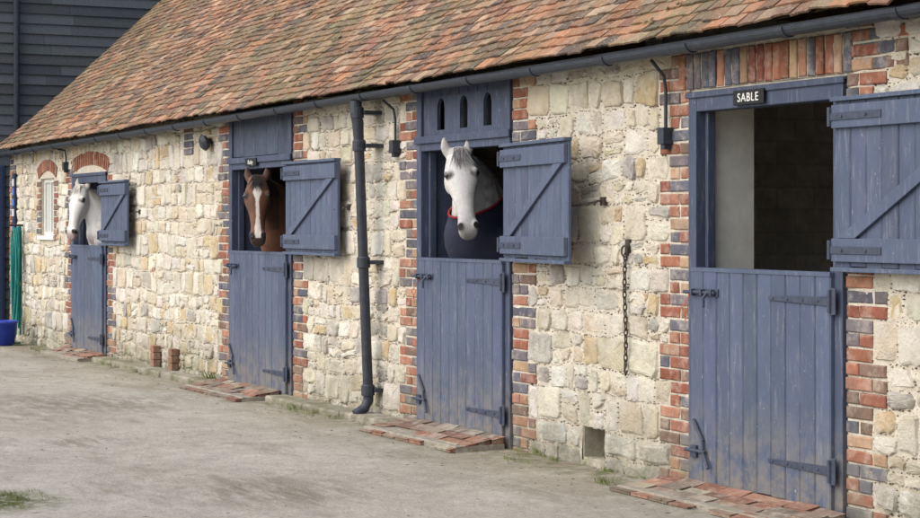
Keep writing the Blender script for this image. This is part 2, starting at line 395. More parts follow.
# ---------------------------------------------------------------- roof
EY,EZ=-.20,2.60; PITCH=math.radians(42); cp,sp=math.cos(PITCH),math.sin(PITCH)
RL=(DEP/2-EY)/cp
TC=[((.29,.15,.085),5),((.235,.12,.077),5),((.35,.20,.125),4),((.175,.105,.072),5),((.40,.27,.18),2),((.115,.085,.07),3),((.28,.19,.13),4),((.35,.165,.09),2)]
TCL=[c for c,n in TC for _ in range(n)]
def rp(x,d,h):
    und=noise.noise(Vector((x*.35,d*.5,1)))*.06*min(1,d/.5+.25)+noise.noise(Vector((x*1.4,d*1.5,9)))*.014
    h+=und; return (x,EY+d*cp-h*sp,EZ+sl(x)+d*sp+h*cp)
roof=MB(); ncou=int(RL/.1)+1; TW=.166
for i in range(ncou):
    d0=i*.1+U(-.003,.003); off=(i%2)*TW/2; x=WL-.12-off
    while x<WR+.1:
        w0=max(x,WL-.14)+.0025; w1=x+TW-.0025
        if w1-w0>.03:
            lf=.026+U(-.003,.007); sk=U(-.007,.007); dj=U(-.008,.008); th=.013; t2=U(-.004,.004); dd=d0+dj
            if R()<.015: dd-=.03; sk*=2
            top=min(d0+.15,RL)
            xm=(w0+w1)/2; cm=.004
            vs=[rp(w0,dd+sk,lf+t2),rp(xm,dd,lf+cm),rp(w1,dd-sk,lf-t2),rp(w1,top,.010),rp(xm,top,.012),rp(w0,top,.010),
                rp(w0,dd+sk,lf+t2-th),rp(xm,dd,lf+cm-th),rp(w1,dd-sk,lf-t2-th),rp(w1,top,-.003),rp(xm,top,-.001),rp(w0,top,-.003)]
            roof.add(vs,[(0,1,4,5),(1,2,3,4),(6,7,1,0),(7,8,2,1),(8,9,3,2),(11,6,0,5)],vary(random.choice(TCL),.14))
        x+=TW
nx=40
for k in range(nx):
    a=WL-.1+(WR-WL+.2)*k/nx; b=WL-.1+(WR-WL+.2)*(k+1)/nx
    roof.add([rp(a,.03,-.012),rp(b,.03,-.012),rp(b,RL,-.012),rp(a,RL,-.012)],[(0,1,2,3)],(.1,.06,.04))
rz=EZ+RL*sp
roof.add([(WL-.14,DEP/2,rz+sl(WL)),(WR+.1,DEP/2,rz+sl(WR)),(WR+.1,DEP+.2,EZ),(WL-.14,DEP+.2,EZ)],[(0,1,2,3)],(.3,.16,.09))
x=WL-.14
while x<WR: 
    roof.tube([(x,DEP/2,rz-.02+sl(x)),(x+.3,DEP/2,rz-.02+sl(x))],.09,10,vary((.32,.16,.09),.15)); x+=.305
roof.done("roof",M_tile,(-15,2.6,2.6),bld)
ms=MB()
for i in range(80):
    cx=U(-26,-7.5); d=U(.05,2.6)
    if noise.noise(Vector((cx*.5,d,4)))<-.05: continue
    r=U(.010,.030)
    for k in range(6):
        p=Vector(rp(cx+U(-.08,.08),d+U(-.02,.03),.036)); rr=r*U(.35,1)
        rg=[]
        for j,(q,hh) in enumerate(((1,-.01),(.8,.3),(.3,.5))):
            rg.append([p+Vector((math.cos(a)*rr*q,math.sin(a)*rr*q*.7,hh*rr+math.sin(a)*rr*q*.7)) for a in [m*1.047 for m in range(6)]])
        ms.rings(rg,vary((.17,.14,.07),.3))
o=ms.done("moss",M_leaf,(-15,1,3),bld,smooth=True); o["kind"]="stuff"
f=MB(); f.box(WL-.1,WR+.05,-.14,-.115,2.52,2.585); f.box(WL-.1,WR+.05,-.115,.0,2.565,2.58)
f.v=[(p[0],p[1],p[2]+sl(p[0])) for p in f.v]; f.done("eaves_board",M_gut,(-15,-.12,2.5),bld)
gt=MB(); GY,GZ,GR=-.215,2.552,.048; n=60; rg=[]
def gz(x): return GZ+sl(x)+noise.noise(Vector((x*.25,0,0)))*.02
for i in range(n+1):
    x=WL-.15+(WR-WL+.25)*i/n; r=[]
    for k in range(9): a=math.pi+math.pi*k/8; r.append((x,GY+GR*math.cos(a),gz(x)+GR*math.sin(a)))
    for k in range(9): a=2*math.pi-math.pi*k/8; r.append((x,GY+(GR-.007)*math.cos(a),gz(x)+.003+(GR-.007)*math.sin(a)))
    rg.append(r)
gt.rings(rg); gut=gt.done("gutter",M_gut,(-15,GY,GZ),bld,smooth=False)
x=WL+.3
while x<WR:
    b=MB()
    def ga(q,i): a=math.pi+math.pi*i/8; return GY+q*math.cos(a),q*math.sin(a)
    vs=[];fs=[]
    for i in range(9):
        for xx,q in ((x-.028,GR*.98),(x-.028,GR+.008),(x+.028,GR+.008),(x+.028,GR*.98)):
            yy,zq=ga(q,i); vs.append((xx,yy,gz(x)+zq))
    for i in range(8):
        for k in range(4): fs.append((i*4+k,i*4+(k+1)%4,(i+1)*4+(k+1)%4,(i+1)*4+k))
    b.add(vs,fs); b.done("gutter_joint",M_gut,(x,GY,gz(x)),gut); x+=.92
dp=MB(); X=-14.09
dp.tube([(X,GY,GZ-.03),(X,GY,GZ-.13),(X,-.20,2.35),(X,-.19,2.2),(X,-.11,.22),(X,-.11,.16),(X,-.14,.10),(X,-.22,.05)],[.046,.046,.046,.040,.040,.040,.040,.040],16)
for z,y in ((2.43,-.205),(2.17,-.188),(1.25,-.15),(.24,-.112)):
    dp.tube([(X,y,z-.045),(X,y,z-.04),(X,y,z+.035),(X,y,z+.045)],[.045,.053,.053,.045],16)
    dp.box(X-.075,X+.075,y+.03,.0,z-.015,z+.015)
dp.done("drainpipe",M_gut,(X,-.15,0),bld,smooth=False)
wn=MB(); x0,x1,z0,z1=WIN
for a,b2,c,d in ((x0,x0+.05,z0,z1),(x1-.05,x1,z0,z1),(x0+.05,x1-.05,z0,z0+.05),(x0+.05,x1-.05,z1-.05,z1),((x0+x1)/2-.015,(x0+x1)/2+.015,z0+.05,z1-.05)):
    wn.box(a,b2,.03,.08,c,d)
win=wn.done("window",mat_simple("white_window_paint",(.62,.62,.58),.5,.2,40,.1),(x0,0,z0),bld,bevel=.003)
t=NT("glass_painted_reflection"); t.out((.50,.52,.50),.12,None,.6); g=MB(); g.box(x0+.03,x1-.03,.05,.056,z0+.03,z1-.03); g.done("pane",t.mat,(x0,.05,z0),win)  # pale base colour paints a whitish reflection into the pane
s=MB(); s.box(x0-.06,x1+.06,-.05,.03,z0-.05,z0-.002); s.done("sill",M_brick,(x0,0,z0),win,bevel=.005)

# ---------------------------------------------------------------- doors
def planks(mb,x0,x1,y0,y1,z0,z1,n):
    for i in range(n):
        a=x0+(x1-x0)*i/n+.0015; b=x0+(x1-x0)*(i+1)/n-.0015; e=.007; yy=y0+U(-.002,.002)
        P=[(a,y1),(a,yy+e),(a+e,yy),(b-e,yy),(b,yy+e),(b,y1)]
        za=z0+U(-.012,.010)
        vs=[(p,q,za) for p,q in P]+[(p,q,z1) for p,q in P]
        fs=[(k,(k+1)%6,6+(k+1)%6,6+k) for k in range(6)]+[(5,4,3,2,1,0),(6,7,8,9,10,11)]
        mb.add(vs,fs,vary((1,1,1),.10))
def strap(mb,xa,xb,y,z):
    s=1 if xb>xa else -1
    vs=[(xa,y,z-.012),(xb,y,z-.026),(xb,y,z+.026),(xa,y,z+.012)]
    vs+=[(p[0],y-.007,p[2]) for p in vs]
    mb.add(vs,[(0,1,2,3),(7,6,5,4),(0,4,5,1),(1,5,6,2),(2,6,7,3),(3,7,4,0)])
    mb.tube([(xb+s*.005,y-.008,z-.06),(xb+s*.005,y-.008,z+.06)],.013,8)
    mb.box(min(xb+s*.008,xb+s*.05),max(xb+s*.008,xb+s*.05),y-.006,y+.002,z-.07,z+.07)
    for j in range(4):
        q=xa+(xb-xa)*(j+.3)/4; mb.tube([(q,y-.006,z),(q,y-.012,z)],.008,7)
def bolt(mb,x,y,z,L=.26):
    mb.box(x-.02,x+L-.02,y-.008,y,z-.022,z+.022)
    mb.tube([(x-.09,y-.02,z),(x+L-.03,y-.02,z)],.010,8)
    for q in (.0,.10,.2): mb.box(x+q-.008,x+q+.012,y-.036,y-.008,z-.018,z+.018)
    mb.tube([(x+.15,y-.02,z),(x+.15,y-.045,z-.03),(x+.15,y-.045,z-.085)],.009,8)
def door(D,open_top,phi,leafW,z_leaf,np=10,panel=None,lh=1.28,base=.03,deep=.085):
    x0,x1,zt=D; P=.085
    fr=MB(); ft=open_top+.10
    full=zt-.01 if panel else ft
    fr.box(x0+.004,x0+P,-.032,deep,0,full); fr.box(x1-P,x1-.004,-.032,deep,0,full)
    fr.box(x0+P,x1-P,-.030,.083,open_top,ft)
    fr.box(x0+P,x0+P+.03,.03,.085,1.3,open_top); fr.box(x1-P-.03,x1-P,.03,.085,1.3,open_top)
    if panel: fr.box(x0-.01,x1+.01,-.05,-.0325,ft-.045,ft+.01); fr.box(x0+P,x1-P,-.028,.083,full-.05,full)
    else: fr.box(x0-.015,x1+.015,-.045,-.0325,ft-.02,ft+.015); fr.box(x0-.015,x1+.015,-.0325,.02,ft+.0,ft+.018) 
    dr=fr.done("door",M_blue2,(x0,0,0),bld,bevel=.005)
    lo=MB(); a,b=x0+P+.006,x1-P-.006
    planks(lo,a-.02,b+.02,-.060,-.034,base,lh,np)
    lo.box(a,b,-.0345,-.005,base+.1,base+.22); lo.box(a,b,-.0345,-.005,lh-.22,lh-.1)
    lo.box(a-.022,b+.022,-.064,.0,lh-.001,lh+.022)
    lo.done("lower_leaf",M_blue,(a,0,0),dr)
    for zh in (lh-.13,base+.20):
        h=MB(); strap(h,b-.52,b+.02,-.0610,zh); h.done("hinge",M_iron,(b,0,zh),dr,bevel=.002)
    bo=MB(); bolt(bo,a+.03,-.0610,lh-.12); bo.done("bolt",M_iron,(a,0,lh),dr,bevel=.002)
    bo=MB(); bo.tube([(a+.03,-.075,.42),(a+.13,-.075,.30)],.011,8); bo.box(a-.0,a+.06,-.078,-.0610,.20,.27)
    bo.tube([(a-.05,-.080,.24),(a+.16,-.080,.24)],.011,8); bo.tube([(a+.13,-.078,.30),(a+.14,-.080,.24),(a+.20,-.086,.15)],.010,8)
    bo.done("kick_bolt",M_iron,(a,0,.24),dr,bevel=.002)
    if panel:
        pz0=ft+.011; pz1=full-.051; pa,pb=x0+P,x1-P
        if panel=="arched":
            cu=bpy.data.curves.new("vp","CURVE"); cu.dimensions='2D'; cu.fill_mode='BOTH'; cu.extrude=.014
            def poly(pts):
                s=cu.splines.new('POLY'); s.points.add(len(pts)-1)
                for q,p in zip(s.points,pts): q.co=(p[0],p[1],0,1)
                s.use_cyclic_u=True
            W=pb-pa; H=pz1-pz0; poly([(0,0),(W,0),(W,H),(0,H)])
            for k in range(3):
                c=W*(.22+.28*k); r=.062; zb=.04; zs=H-.15
                poly([(c-r,zb),(c+r,zb)]+[(c+r*math.cos(q),zs+r*1.25*math.sin(q)) for q in [math.pi*j/12 for j in range(13)]])
            tmp=bpy.data.objects.new("tmp",cu); COL.objects.link(tmp); bpy.context.view_layer.update()
            me=bpy.data.meshes.new_from_object(tmp.evaluated_get(bpy.context.evaluated_depsgraph_get()))
            vs=[(v.co.x+pa,.005-v.co.z,v.co.y+pz0) for v in me.vertices]; fs=[tuple(p.vertices) for p in me.polygons]
            bpy.data.objects.remove(tmp)
            pm=MB(); pm.add(vs,fs)
            for k in range(1,9):
                xx=pa+W*k/9
                pm.box(xx-.0015,xx+.0015,-.0115,-.0085,pz1-.06,pz1-.001,(.3,.3,.3))
            pm.done("vent_panel",M_blue2,(pa,0,pz0),dr)
            bk=MB(); bk.box(pa+.01,pb-.01,.12,.13,pz0,pz1); bk.done("vent_shade_sheet",M_black,(pa,.12,pz0),dr)  # added black sheet stands in for the dark recess inside the vents
        else:
            pm=MB(); planks(pm,pa,pb,-.012,.03,pz0,pz1,5); pm.done("overpanel",M_blue2,(pa,0,pz0),dr)
    ul=MB(); W=leafW; za,zb=z_leaf; H=zb-za
    planks(ul,0,W,-.026,0,0,H,10)
    ul.box(.004,W-.004,-.052,-.0245,.03,.15); ul.box(.004,W-.004,-.052,-.0245,H-.14,H-.02)
    ul.box(-.004,W+.004,-.056,.004,H-.001,H+.022)
    ul.box(-.003,W+.003,-.054,.002,-.022,.001)
    bx0,bz0,bx1,bz1=.05,.151,W-.10,H-.141; wd=.12
    vs=[(bx0,-.048,bz0),(bx0+wd*1.2,-.048,bz0),(bx1+.05,-.048,bz1),(bx1-wd*1.2+.05,-.048,bz1)]
    vs+=[(p[0],-.0245,p[2]) for p in vs]
    ul.add(vs,[(0,1,2,3),(7,6,5,4),(0,4,5,1),(1,5,6,2),(2,6,7,3),(3,7,4,0)],(1.08,1.08,1.08))
    c,s=math.cos(phi),math.sin(phi); hx,hy=x1+.004,-.062
    T=lambda L:[(hx+p[0]*c+p[1]*s,hy-p[0]*s+p[1]*c,za+p[2]) for p in L]
    ul.v=T(ul.v); ul.done("upper_leaf",M_blue,(hx,hy,za),dr,bevel=.003)
    for zq in (.09,H-.08):
        hh=MB()
        hh.box(.0,.42,-.058,-.0515,zq-.02,zq+.02); hh.tube([(-.008,-.054,zq-.05),(-.008,-.054,zq+.05)],.013,8)
        hh.tube([(.1,-.058,zq),(.1,-.064,zq)],.009,7); hh.tube([(.3,-.058,zq),(.3,-.064,zq)],.009,7)
        hh.v=T(hh.v); hh.done("hinge",M_iron,(hx,hy,za+zq),dr,bevel=.002)
    return dr
rd=math.radians
door(D1,2.03,rd(2),1.13,(1.33,2.01),9,None,deep=.37)
door(D2,2.06,rd(1.5),1.24,(1.31,2.07),9,"plain",deep=.37)
door(D3,2.10,rd(8),1.20,(1.32,2.08),10,"arched",deep=.37)
door(D4,2.21,rd(1),1.30,(1.33,2.19),10,None,base=.06)
p=MB(); p.box(D4[0]+.02,D4[0]+.06,.09,TH-.005,0.0,2.3); p.done("door_reveal",M_white,(D4[0],.2,0),bld)

# ---------------------------------------------------------------- name signs
M_sb=mat_simple("sign_black",(.012,.012,.014),.4,.1,40); M_sw=mat_simple("sign_white",(.75,.75,.7),.5,.05,40,.05)
def sign(x0,x1,z0,z1,y,text,label):
    m=MB(); m.box(x0,x1,y-.012,y,z0,z1)
    o=m.done("name_sign",M_sb,((x0+x1)/2,y,z0),None,bevel=.003); tag(o,label,"sign")
    cu=bpy.data.curves.new("t","FONT"); cu.body=text; cu.size=.074*(z1-z0)/.09; cu.align_x='CENTER'; cu.extrude=.0015; cu.space_character=1.15; cu.offset=.0
    tmp=bpy.data.objects.new("t",cu); COL.objects.link(tmp); bpy.context.view_layer.update()
    me=bpy.data.meshes.new_from_object(tmp.evaluated_get(bpy.context.evaluated_depsgraph_get())); bpy.data.objects.remove(tmp)
    cz=(z0+z1)/2-cu.size*.34; cx=(x0+x1)/2
    L=MB(); L.add([(v.co.x+cx,y-.0135-v.co.z,v.co.y+cz) for v in me.vertices],[tuple(q.vertices) for q in me.polygons],(.8,.8,.76))
    L.done("lettering",M_sw,(cx,y-.014,z0),o)
sign(-9.14,-8.85,2.222,2.305,-.0455,"SABLE","small black name plate with white letters SABLE")
sign(-17.0,-16.72,2.085,2.155,-.0505,"Ruby","small black name plate with white lettering above door")

# ---------------------------------------------------------------- wall fittings
def fitting(x,z0):
    m=MB(); m.tube([(x,-.15,2.5+sl(x)),(x,-.06,2.44),(x,-.045,2.36),(x,-.045,z0+.09)],.011,8)
    m.box(x-.035,x+.035,-.085,-.012,z0,z0+.10); m.box(x-.022,x+.022,-.07,-.02,z0-.03,z0+.001)
    o=m.done("conduit_box",M_gut,(x,-.04,z0),None,bevel=.004); tag(o,"grey metal conduit ending in a small junction box","conduit")
fitting(-9.86,2.03); fitting(-13.72,2.10); fitting(-23.25,2.2)
m=MB(); m.tube([(-18.05,0,2.36),(-18.05,-.06,2.355),(-18.05,-.061,2.35),(-18.05,-.10,2.34),(-18.05,-.13,2.33)],[.03,.03,.06,.085,.05],14)
o=m.done("wall_lamp",M_gut,(-18.05,0,2.3),None,smooth=False); tag(o,"small round bulkhead lamp under the eaves","lamp")
m=MB(); X=-10.33; z=1.40; k=0
m.box(X-.02,X+.02,-.03,-.010,1.36,1.46)
m.tube([(X+.035*math.cos(a),-.045,1.385+.035*math.sin(a)) for a in [i*.5236 for i in range(12)]],.006,7,closed=True)
while z>.72:
    c=1 if k%2 else 0
    pts=[]
    for i in range(12):
        a=i*.5236; r=.011*math.cos(a); h=.026*math.sin(a); pts.append((X+(r if c else 0)+math.sin(z*9)*.008,-.04+(0 if c else r),z-.05+h))
    m.tube(pts,.0045,6,closed=True); z-=.039; k+=1
m.tube([(X,-.04,.69),(X,-.045,.64),(X+.02,-.05,.62),(X+.035,-.045,.65)],.007,7)
o=m.done("chain",M_rust,(X,-.04,1.4),None,smooth=True); tag(o,"rusty iron chain hanging from a wall ring","chain")
for X,xl,z,yl in ((-10.62,-10.70,1.70,-.25),(-14.66,-14.74,1.69,-.13),(-20.35,-20.50,1.68,-.13)):
    m=MB(); m.box(X-.025,X+.025,-.035,-.010,z-.025,z+.025); m.tube([(X,-.03,z),(X,-.07,z),(X-.02,-.08,z-.02)],.007,7)
    m.tube([(X,-.07,z),(X-.05,-.09,z-.01),((X+xl)/2-.08,yl*.7,z-.03),(xl,yl,z-.015)],.004,6)
    o=m.done("door_hook",M_rust,(X,-.03,z),None); tag(o,"iron cabin hook holding the upper door back","door hook")
for X,z,y in ((D4[0]+.07,1.05,-.10),(D3[0]+.10,1.03,-.10),(-19.86,1.05,-.03)):
    m=MB(); pts=[(X+.018*math.cos(a)*(1+.3*math.sin(3*a)),y+.01*math.sin(2*a),z+.035*math.sin(a)) for a in [i*.3927 for i in range(16)]]
    m.tube(pts,.0032,5,closed=True); m.tube([(X,y,z+.035),(X+.01,y+.02,z+.08),(X,y+.03,z+.12)],.0032,5)
    if y>-.05: m.tube([(X,-.0,z+.12),(X,-.03,z+.12)],.01,7)
    m.tube([(X,y,z-.035),(X+.01,y,z-.07)],.003,5)
    o=m.done("twine_loop",M_orange,(X,y,z),None); tag(o,"loop of orange baling twine","twine")
m=MB(); X=-25.45; hc=(.02,.20,.18)
for j in range(5):
    wd=.07+.018*j; pts=[]
    zt=1.52-.01*j; zb=.10+.09*((j*37)%5)/2
    for i in range(36):
        a=2*math.pi*i/36; zz=(zt+zb)/2+(zt-zb)/2*math.sin(a)
        pts.append((X+wd*math.cos(a)*(.55+.45*(1-(zz-zb)/(zt-zb)))+.02*math.sin(zz*4+j),-.06-.022*j+.01*math.sin(a*2),zz))
    m.tube(pts,.0125,8,vary(hc,.2),closed=True)
m.tube([(X+.02,-.08,1.45),(X+.1,-.1,1.2),(X+.12,-.12,.6),(X+.1,-.14,.1),(X+.16,-.2,.02),(X+.4,-.3,.015),(X+.55,-.2,.015),(X+.3,-.14,.015)],.0125,8,hc)
hs=m.done("garden_hose",M_vc,(X,-.08,0),None,smooth=True); tag(hs,"coiled green hose hanging on the stone wall","hose")
m=MB(); m.tube([(X,0,1.53),(X,-.2,1.53),(X,-.2,1.58)],.014,8,(.12,.12,.12)); m.done("hose_hook",M_rust,(X,0,1.53),hs)
m=MB(); x0=-25.93; m.box(x0,x0+.14,-.05,-.02,1.42,2.22,(.02,.03,.07))
o=m.done("notice_board",M_vc,(x0,-.03,1.4),None,bevel=.004); tag(o,"tall narrow dark blue notice board on the wall","notice board")
for z,c in ((2.1,(.5,.52,.55)),(1.98,(.05,.16,.5)),(1.84,(.05,.16,.5)),(1.7,(.5,.52,.55)),(1.5,(.05,.16,.5))):
    m=MB(); m.box(x0+.02,x0+.12,-.056,-.0495,z-.05,z+.045,c); m.done("panel",M_vc,(x0,-.05,z),o)
m=MB(); cx,cy=-24.95,-.38
prof=[(.12,0),(.155,.27),(.17,.275),(.17,.31),(.15,.31),(.145,.27),(.10,.02)]
m.rings([[(cx+r*math.cos(a),cy+r*math.sin(a),z) for a in [i*.2618 for i in range(24)]] for r,z in prof])
o=m.done("bucket",M_plast,(cx,cy,0),None,smooth=True); tag(o,"blue plastic bucket on the yard by the wall","bucket")
m=MB(); m.tube([(cx+.165*math.cos(a),cy-.03-.10*abs(math.sin(a)),.29-.02*abs(math.sin(a))) for a in [math.pi*i/10 for i in range(11)]],.004,6); m.done("handle",M_iron,(cx,cy,.28),o)

# ---------------------------------------------------------------- steps, kerb, vents
def step(x0,x1,dep,h,label):
    m=MB(); 
    m.box(x0+.005,x1-.005,-dep+.01,-.066,-.05,h*.40,(.30,.27,.22))
    y=-.07; r=0
    while y>-dep+.05:
        x=x0
        while x<x1-.03:
            w=min(U(.19,.24),x1-x)
            if R()<.05 and y<-dep+.2: x+=w; continue
            zt=h*(1-(-y/dep)*.75)+U(-.009,.009); zt2=h*(1-((-y+.1)/dep)*.75)+U(-.009,.009)
            xa,xb=x+.007,x+w-.007; ya,yb=y-.006+U(-.004,.004),y-.106+.008+U(-.006,.006)
            c=vary(random.choice([(.25,.12,.085),(.30,.16,.11),(.19,.11,.08),(.26,.19,.145),(.30,.26,.20),(.19,.15,.12)]),.18)
            m.add([(xa,ya,0),(xb,ya,0),(xb,yb,0),(xa,yb,0),(xa,ya,zt),(xb,ya,zt+U(-.004,.004)),(xb,yb,zt2),(xa,yb,zt2+U(-.004,.004))],[(4,7,6,5),(0,1,5,4),(1,2,6,5),(2,3,7,6),(3,0,4,7)],c)
            x+=w
        y-=.106; r+=1
    o=m.done("door_step",M_step,((x0+x1)/2,-dep/2,0),None,bevel=.008); tag(o,label,"step","brick steps at the stable doors")
step(D1[0]-.1,D1[1]+.1,.40,.09,"worn brick step below stable door")
step(D2[0]-.1,D2[1]-.15,.44,.09,"worn brick step below stable door")
step(D3[0]-.05,D3[1]+.0,.46,.10,"worn brick step below stable door")
step(D4[0]-.15,D4[1]+.1,.44,.07,"worn brick step below stable door")
for a,b in ((D1[1]+.15,D2[0]-.15),(D2[1]-.1,D3[0]-.1)):
    m=MB(); x=a
    while x<b-.1:
        w=min(U(.7,1.0),b-x); m.box(x+.004,x+w-.004,-.24+U(-.012,.012),-.03,-.05,.055+U(-.008,.008),vary((.36,.33,.27),.12)); x+=w
    o=m.done("kerb",M_stone,((a+b)/2,-.15,0),None,bevel=.018); tag(o,"low weathered stone kerb along the wall foot","kerb")
for X in (-19.75,-19.15):
    m=MB()
    for i in range(3): m.box(X,X+.11,-.10,-.02,.056+i*.075,.126+i*.075,vary(random.choice([(.30,.11,.07),(.25,.09,.06)]),.1))
    o=m.done("brick_pier",M_brick,(X,-.08,0),None,bevel=.006); tag(o,"stub of red bricks at the wall foot","brick pier")

# ---------------------------------------------------------------- ground
g=MB(); g.add([(-400,-400,-.012),(400,-400,-.012),(400,400,-.012),(-400,400,-.012)],[(0,1,2,3)])
o=g.done("ground",M_earth); o["kind"]="structure"
g=MB(); nx,ny=180,120; X0,X1,Y0,Y1=-28.4,8,-22,.0
vs=[];fs=[]
for j in range(ny+1):
    for i in range(nx+1):
        x=X0+(X1-X0)*i/nx; y=Y0+(Y1-Y0)*j/ny; vs.append((x,y,-.002+.010*noise.noise(Vector((x*.5,y*.5,0)))+.005*noise.noise(Vector((x*1.9,y*1.9,4)))))
for j in range(ny):
    for i in range(nx): q=j*(nx+1)+i; fs.append((q,q+1,q+nx+2,q+nx+1))
g.add(vs,fs); o=g.done("yard",M_yard,smooth=True); o["kind"]="structure"
g=MB(); g.box(WL+.3,WR-.3,.0,DEP-.3,-.1,.02); o=g.done("stable_floor",M_straw); o["kind"]="structure"

def tufts(name,spots,label):
    m=MB()
    for (x,y,r,n,h) in spots:
        for i in range(n):
            a=U(0,6.28); q=r*math.sqrt(R()); px,py=x+q*math.cos(a)*2.0,y+q*math.sin(a); py=min(py,-.012)
            hh=h*U(.4,1.2); b=U(0,6.28); lx,ly=math.cos(b)*hh*.5,math.sin(b)*hh*.5; w=U(.002,.005)
            m.add([(px-w,py,0),(px+w,py,0),(px+lx*.4+w*.6,py+ly*.4,hh*.6),(px+lx,py+ly,hh)],[(0,1,2),(0,2,3)],vary(random.choice([(.10,.14,.04),(.14,.17,.05),(.17,.17,.08)]),.2))
    o=m.done(name,M_leaf); o["kind"]="stuff"; tag(o,label,"grass")
sp=[]
for i in range(90):
    x=U(-26,-7.5)
    if any(d[0]-.1<x<d[1]+.1 for d in (D1,D2,D3,D4)): continue
    sp.append((x,-U(.02,.06) if R()<.5 else -U(.25,.32),U(.02,.08),int(U(8,34)),U(.02,.05)))
sp+=[(-10.05,-.34,.06,80,.045),(-15.0,-.28,.12,90,.045),(-17.9,-.05,.06,60,.12),(-14.6,-.28,.15,120,.03)]
for i in range(44): sp.append((-10.95+random.gauss(0,.17),-3.84+random.gauss(0,.13),.06,60,.020))
tufts("grass_tufts",sp,"small grass and moss tufts at the wall foot")
m=MB()
for i in range(1300):
    x=U(-26,-7); y=-abs(random.gauss(0,.6))-.05
    if R()<.35: y=-U(.3,6)
    a=U(0,3.14); L=U(.006,.028); w=U(.002,.007); z=.010+U(0,.008)
    m.add([(x-L*math.cos(a),y-L*math.sin(a),z),(x+w*math.sin(a),y-w*math.cos(a),z+U(0,.006)),(x+L*math.cos(a),y+L*math.sin(a),z),(x-w*math.sin(a),y+w*math.cos(a),z+.003)],[(0,1,2,3)],vary(random.choice([(.26,.20,.1),(.12,.08,.05),(.4,.33,.2),(.12,.11,.1)]),.2))
o=m.done("straw_litter",M_leaf); o["kind"]="stuff"; tag(o,"scattered straw bits on the concrete yard","litter")

# ---------------------------------------------------------------- dark barn
barn=empty("barn",(-31,3,0)); tag(barn,"dark weatherboarded barn beyond the stable block","barn")
m=MB(); BX=-28.5; z=0
while z<7.2:
    y=-1.6
    while y<9.5:
        L=min(U(2.5,4.5),9.5-y); c=vary((1,1,1),.25); h=.15
        m.add([(BX+.035,y+.002,z),(BX+.035,y+L-.002,z),(BX+.008,y+L-.002,z+h+.01),(BX+.008,y+.002,z+h+.01),(BX,y,z),(BX,y+L,z),(BX,y+L,z+h),(BX,y,z+h)],[(0,1,2,3),(0,4,5,1),(0,3,7,4),(1,5,6,2)],tuple(q*.108 for q in (c[0]*.92,c[1]*.99,c[2]*1.08)))
        y+=L
    z+=.15
m.box(-36,BX-.001,-1.6,9.5,-.1,7.2,(.05,.05,.06))
m.done("wall",M_vc,(BX,3,0),barn)
m=MB(); m.add([(-36.3,-1.9,7.1),(BX+.4,-1.9,7.1),(BX+.4,9.8,7.1),(-36.3,9.8,7.1),(-32.2,-1.9,10),(-32.2,9.8,10)],[(0,4,5,3),(1,2,5,4),(0,1,4),(3,5,2),(0,3,2,1)],(.2,.12,.08)); m.done("roof",M_tile,(-32,3,7),barn)
m=MB(); m.tube([(BX+.10,.62,.1),(BX+.10,.62,7.0)],.045,10); m.done("drainpipe",M_gut,(BX,.6,0),barn)
m=MB(); m.box(BX+.03,BX+.07,-1.2,.45,.05,2.4,(.04,.055,.12)); 
for i in range(9): m.box(BX+.069,BX+.078,-1.18+i*.18,-1.02+i*.18,.06,2.39,(.045,.065,.14))
m.done("door",M_vc,(BX,-.4,0),barn)

# ---------------------------------------------------------------- horses
def lerp_path(pts,n):
    out=[]
    P=[pts[0]]+pts+[pts[-1]]
    for i in range(1,len(P)-2):
        for k in range(n):
            t=k/n; o=[]
            for a,b,c,d in zip(P[i-1],P[i],P[i+1],P[i+2]):
                o.append(.5*((2*b)+(-a+c)*t+(2*a-5*b+4*c-d)*t*t+(-a+3*b-3*c+d)*t**3))
            out.append(o)
    out.append(list(pts[-1])); return out
HS=[(-.05,.035,.02,-.03),(-.02,.06,.045,-.07),(.04,.080,.062,-.11),(.11,.098,.075,-.150),(.18,.108,.080,-.178),(.24,.104,.077,-.188),(.30,.087,.070,-.165),(.36,.072,.061,-.122),(.43,.061,.053,-.090),(.50,.056,.047,-.076),(.56,.060,.045,-.076),(.61,.065,.040,-.082),(.655,.060,.026,-.082),(.685,.045,.004,-.068),(.70,.022,-.015,-.045)]
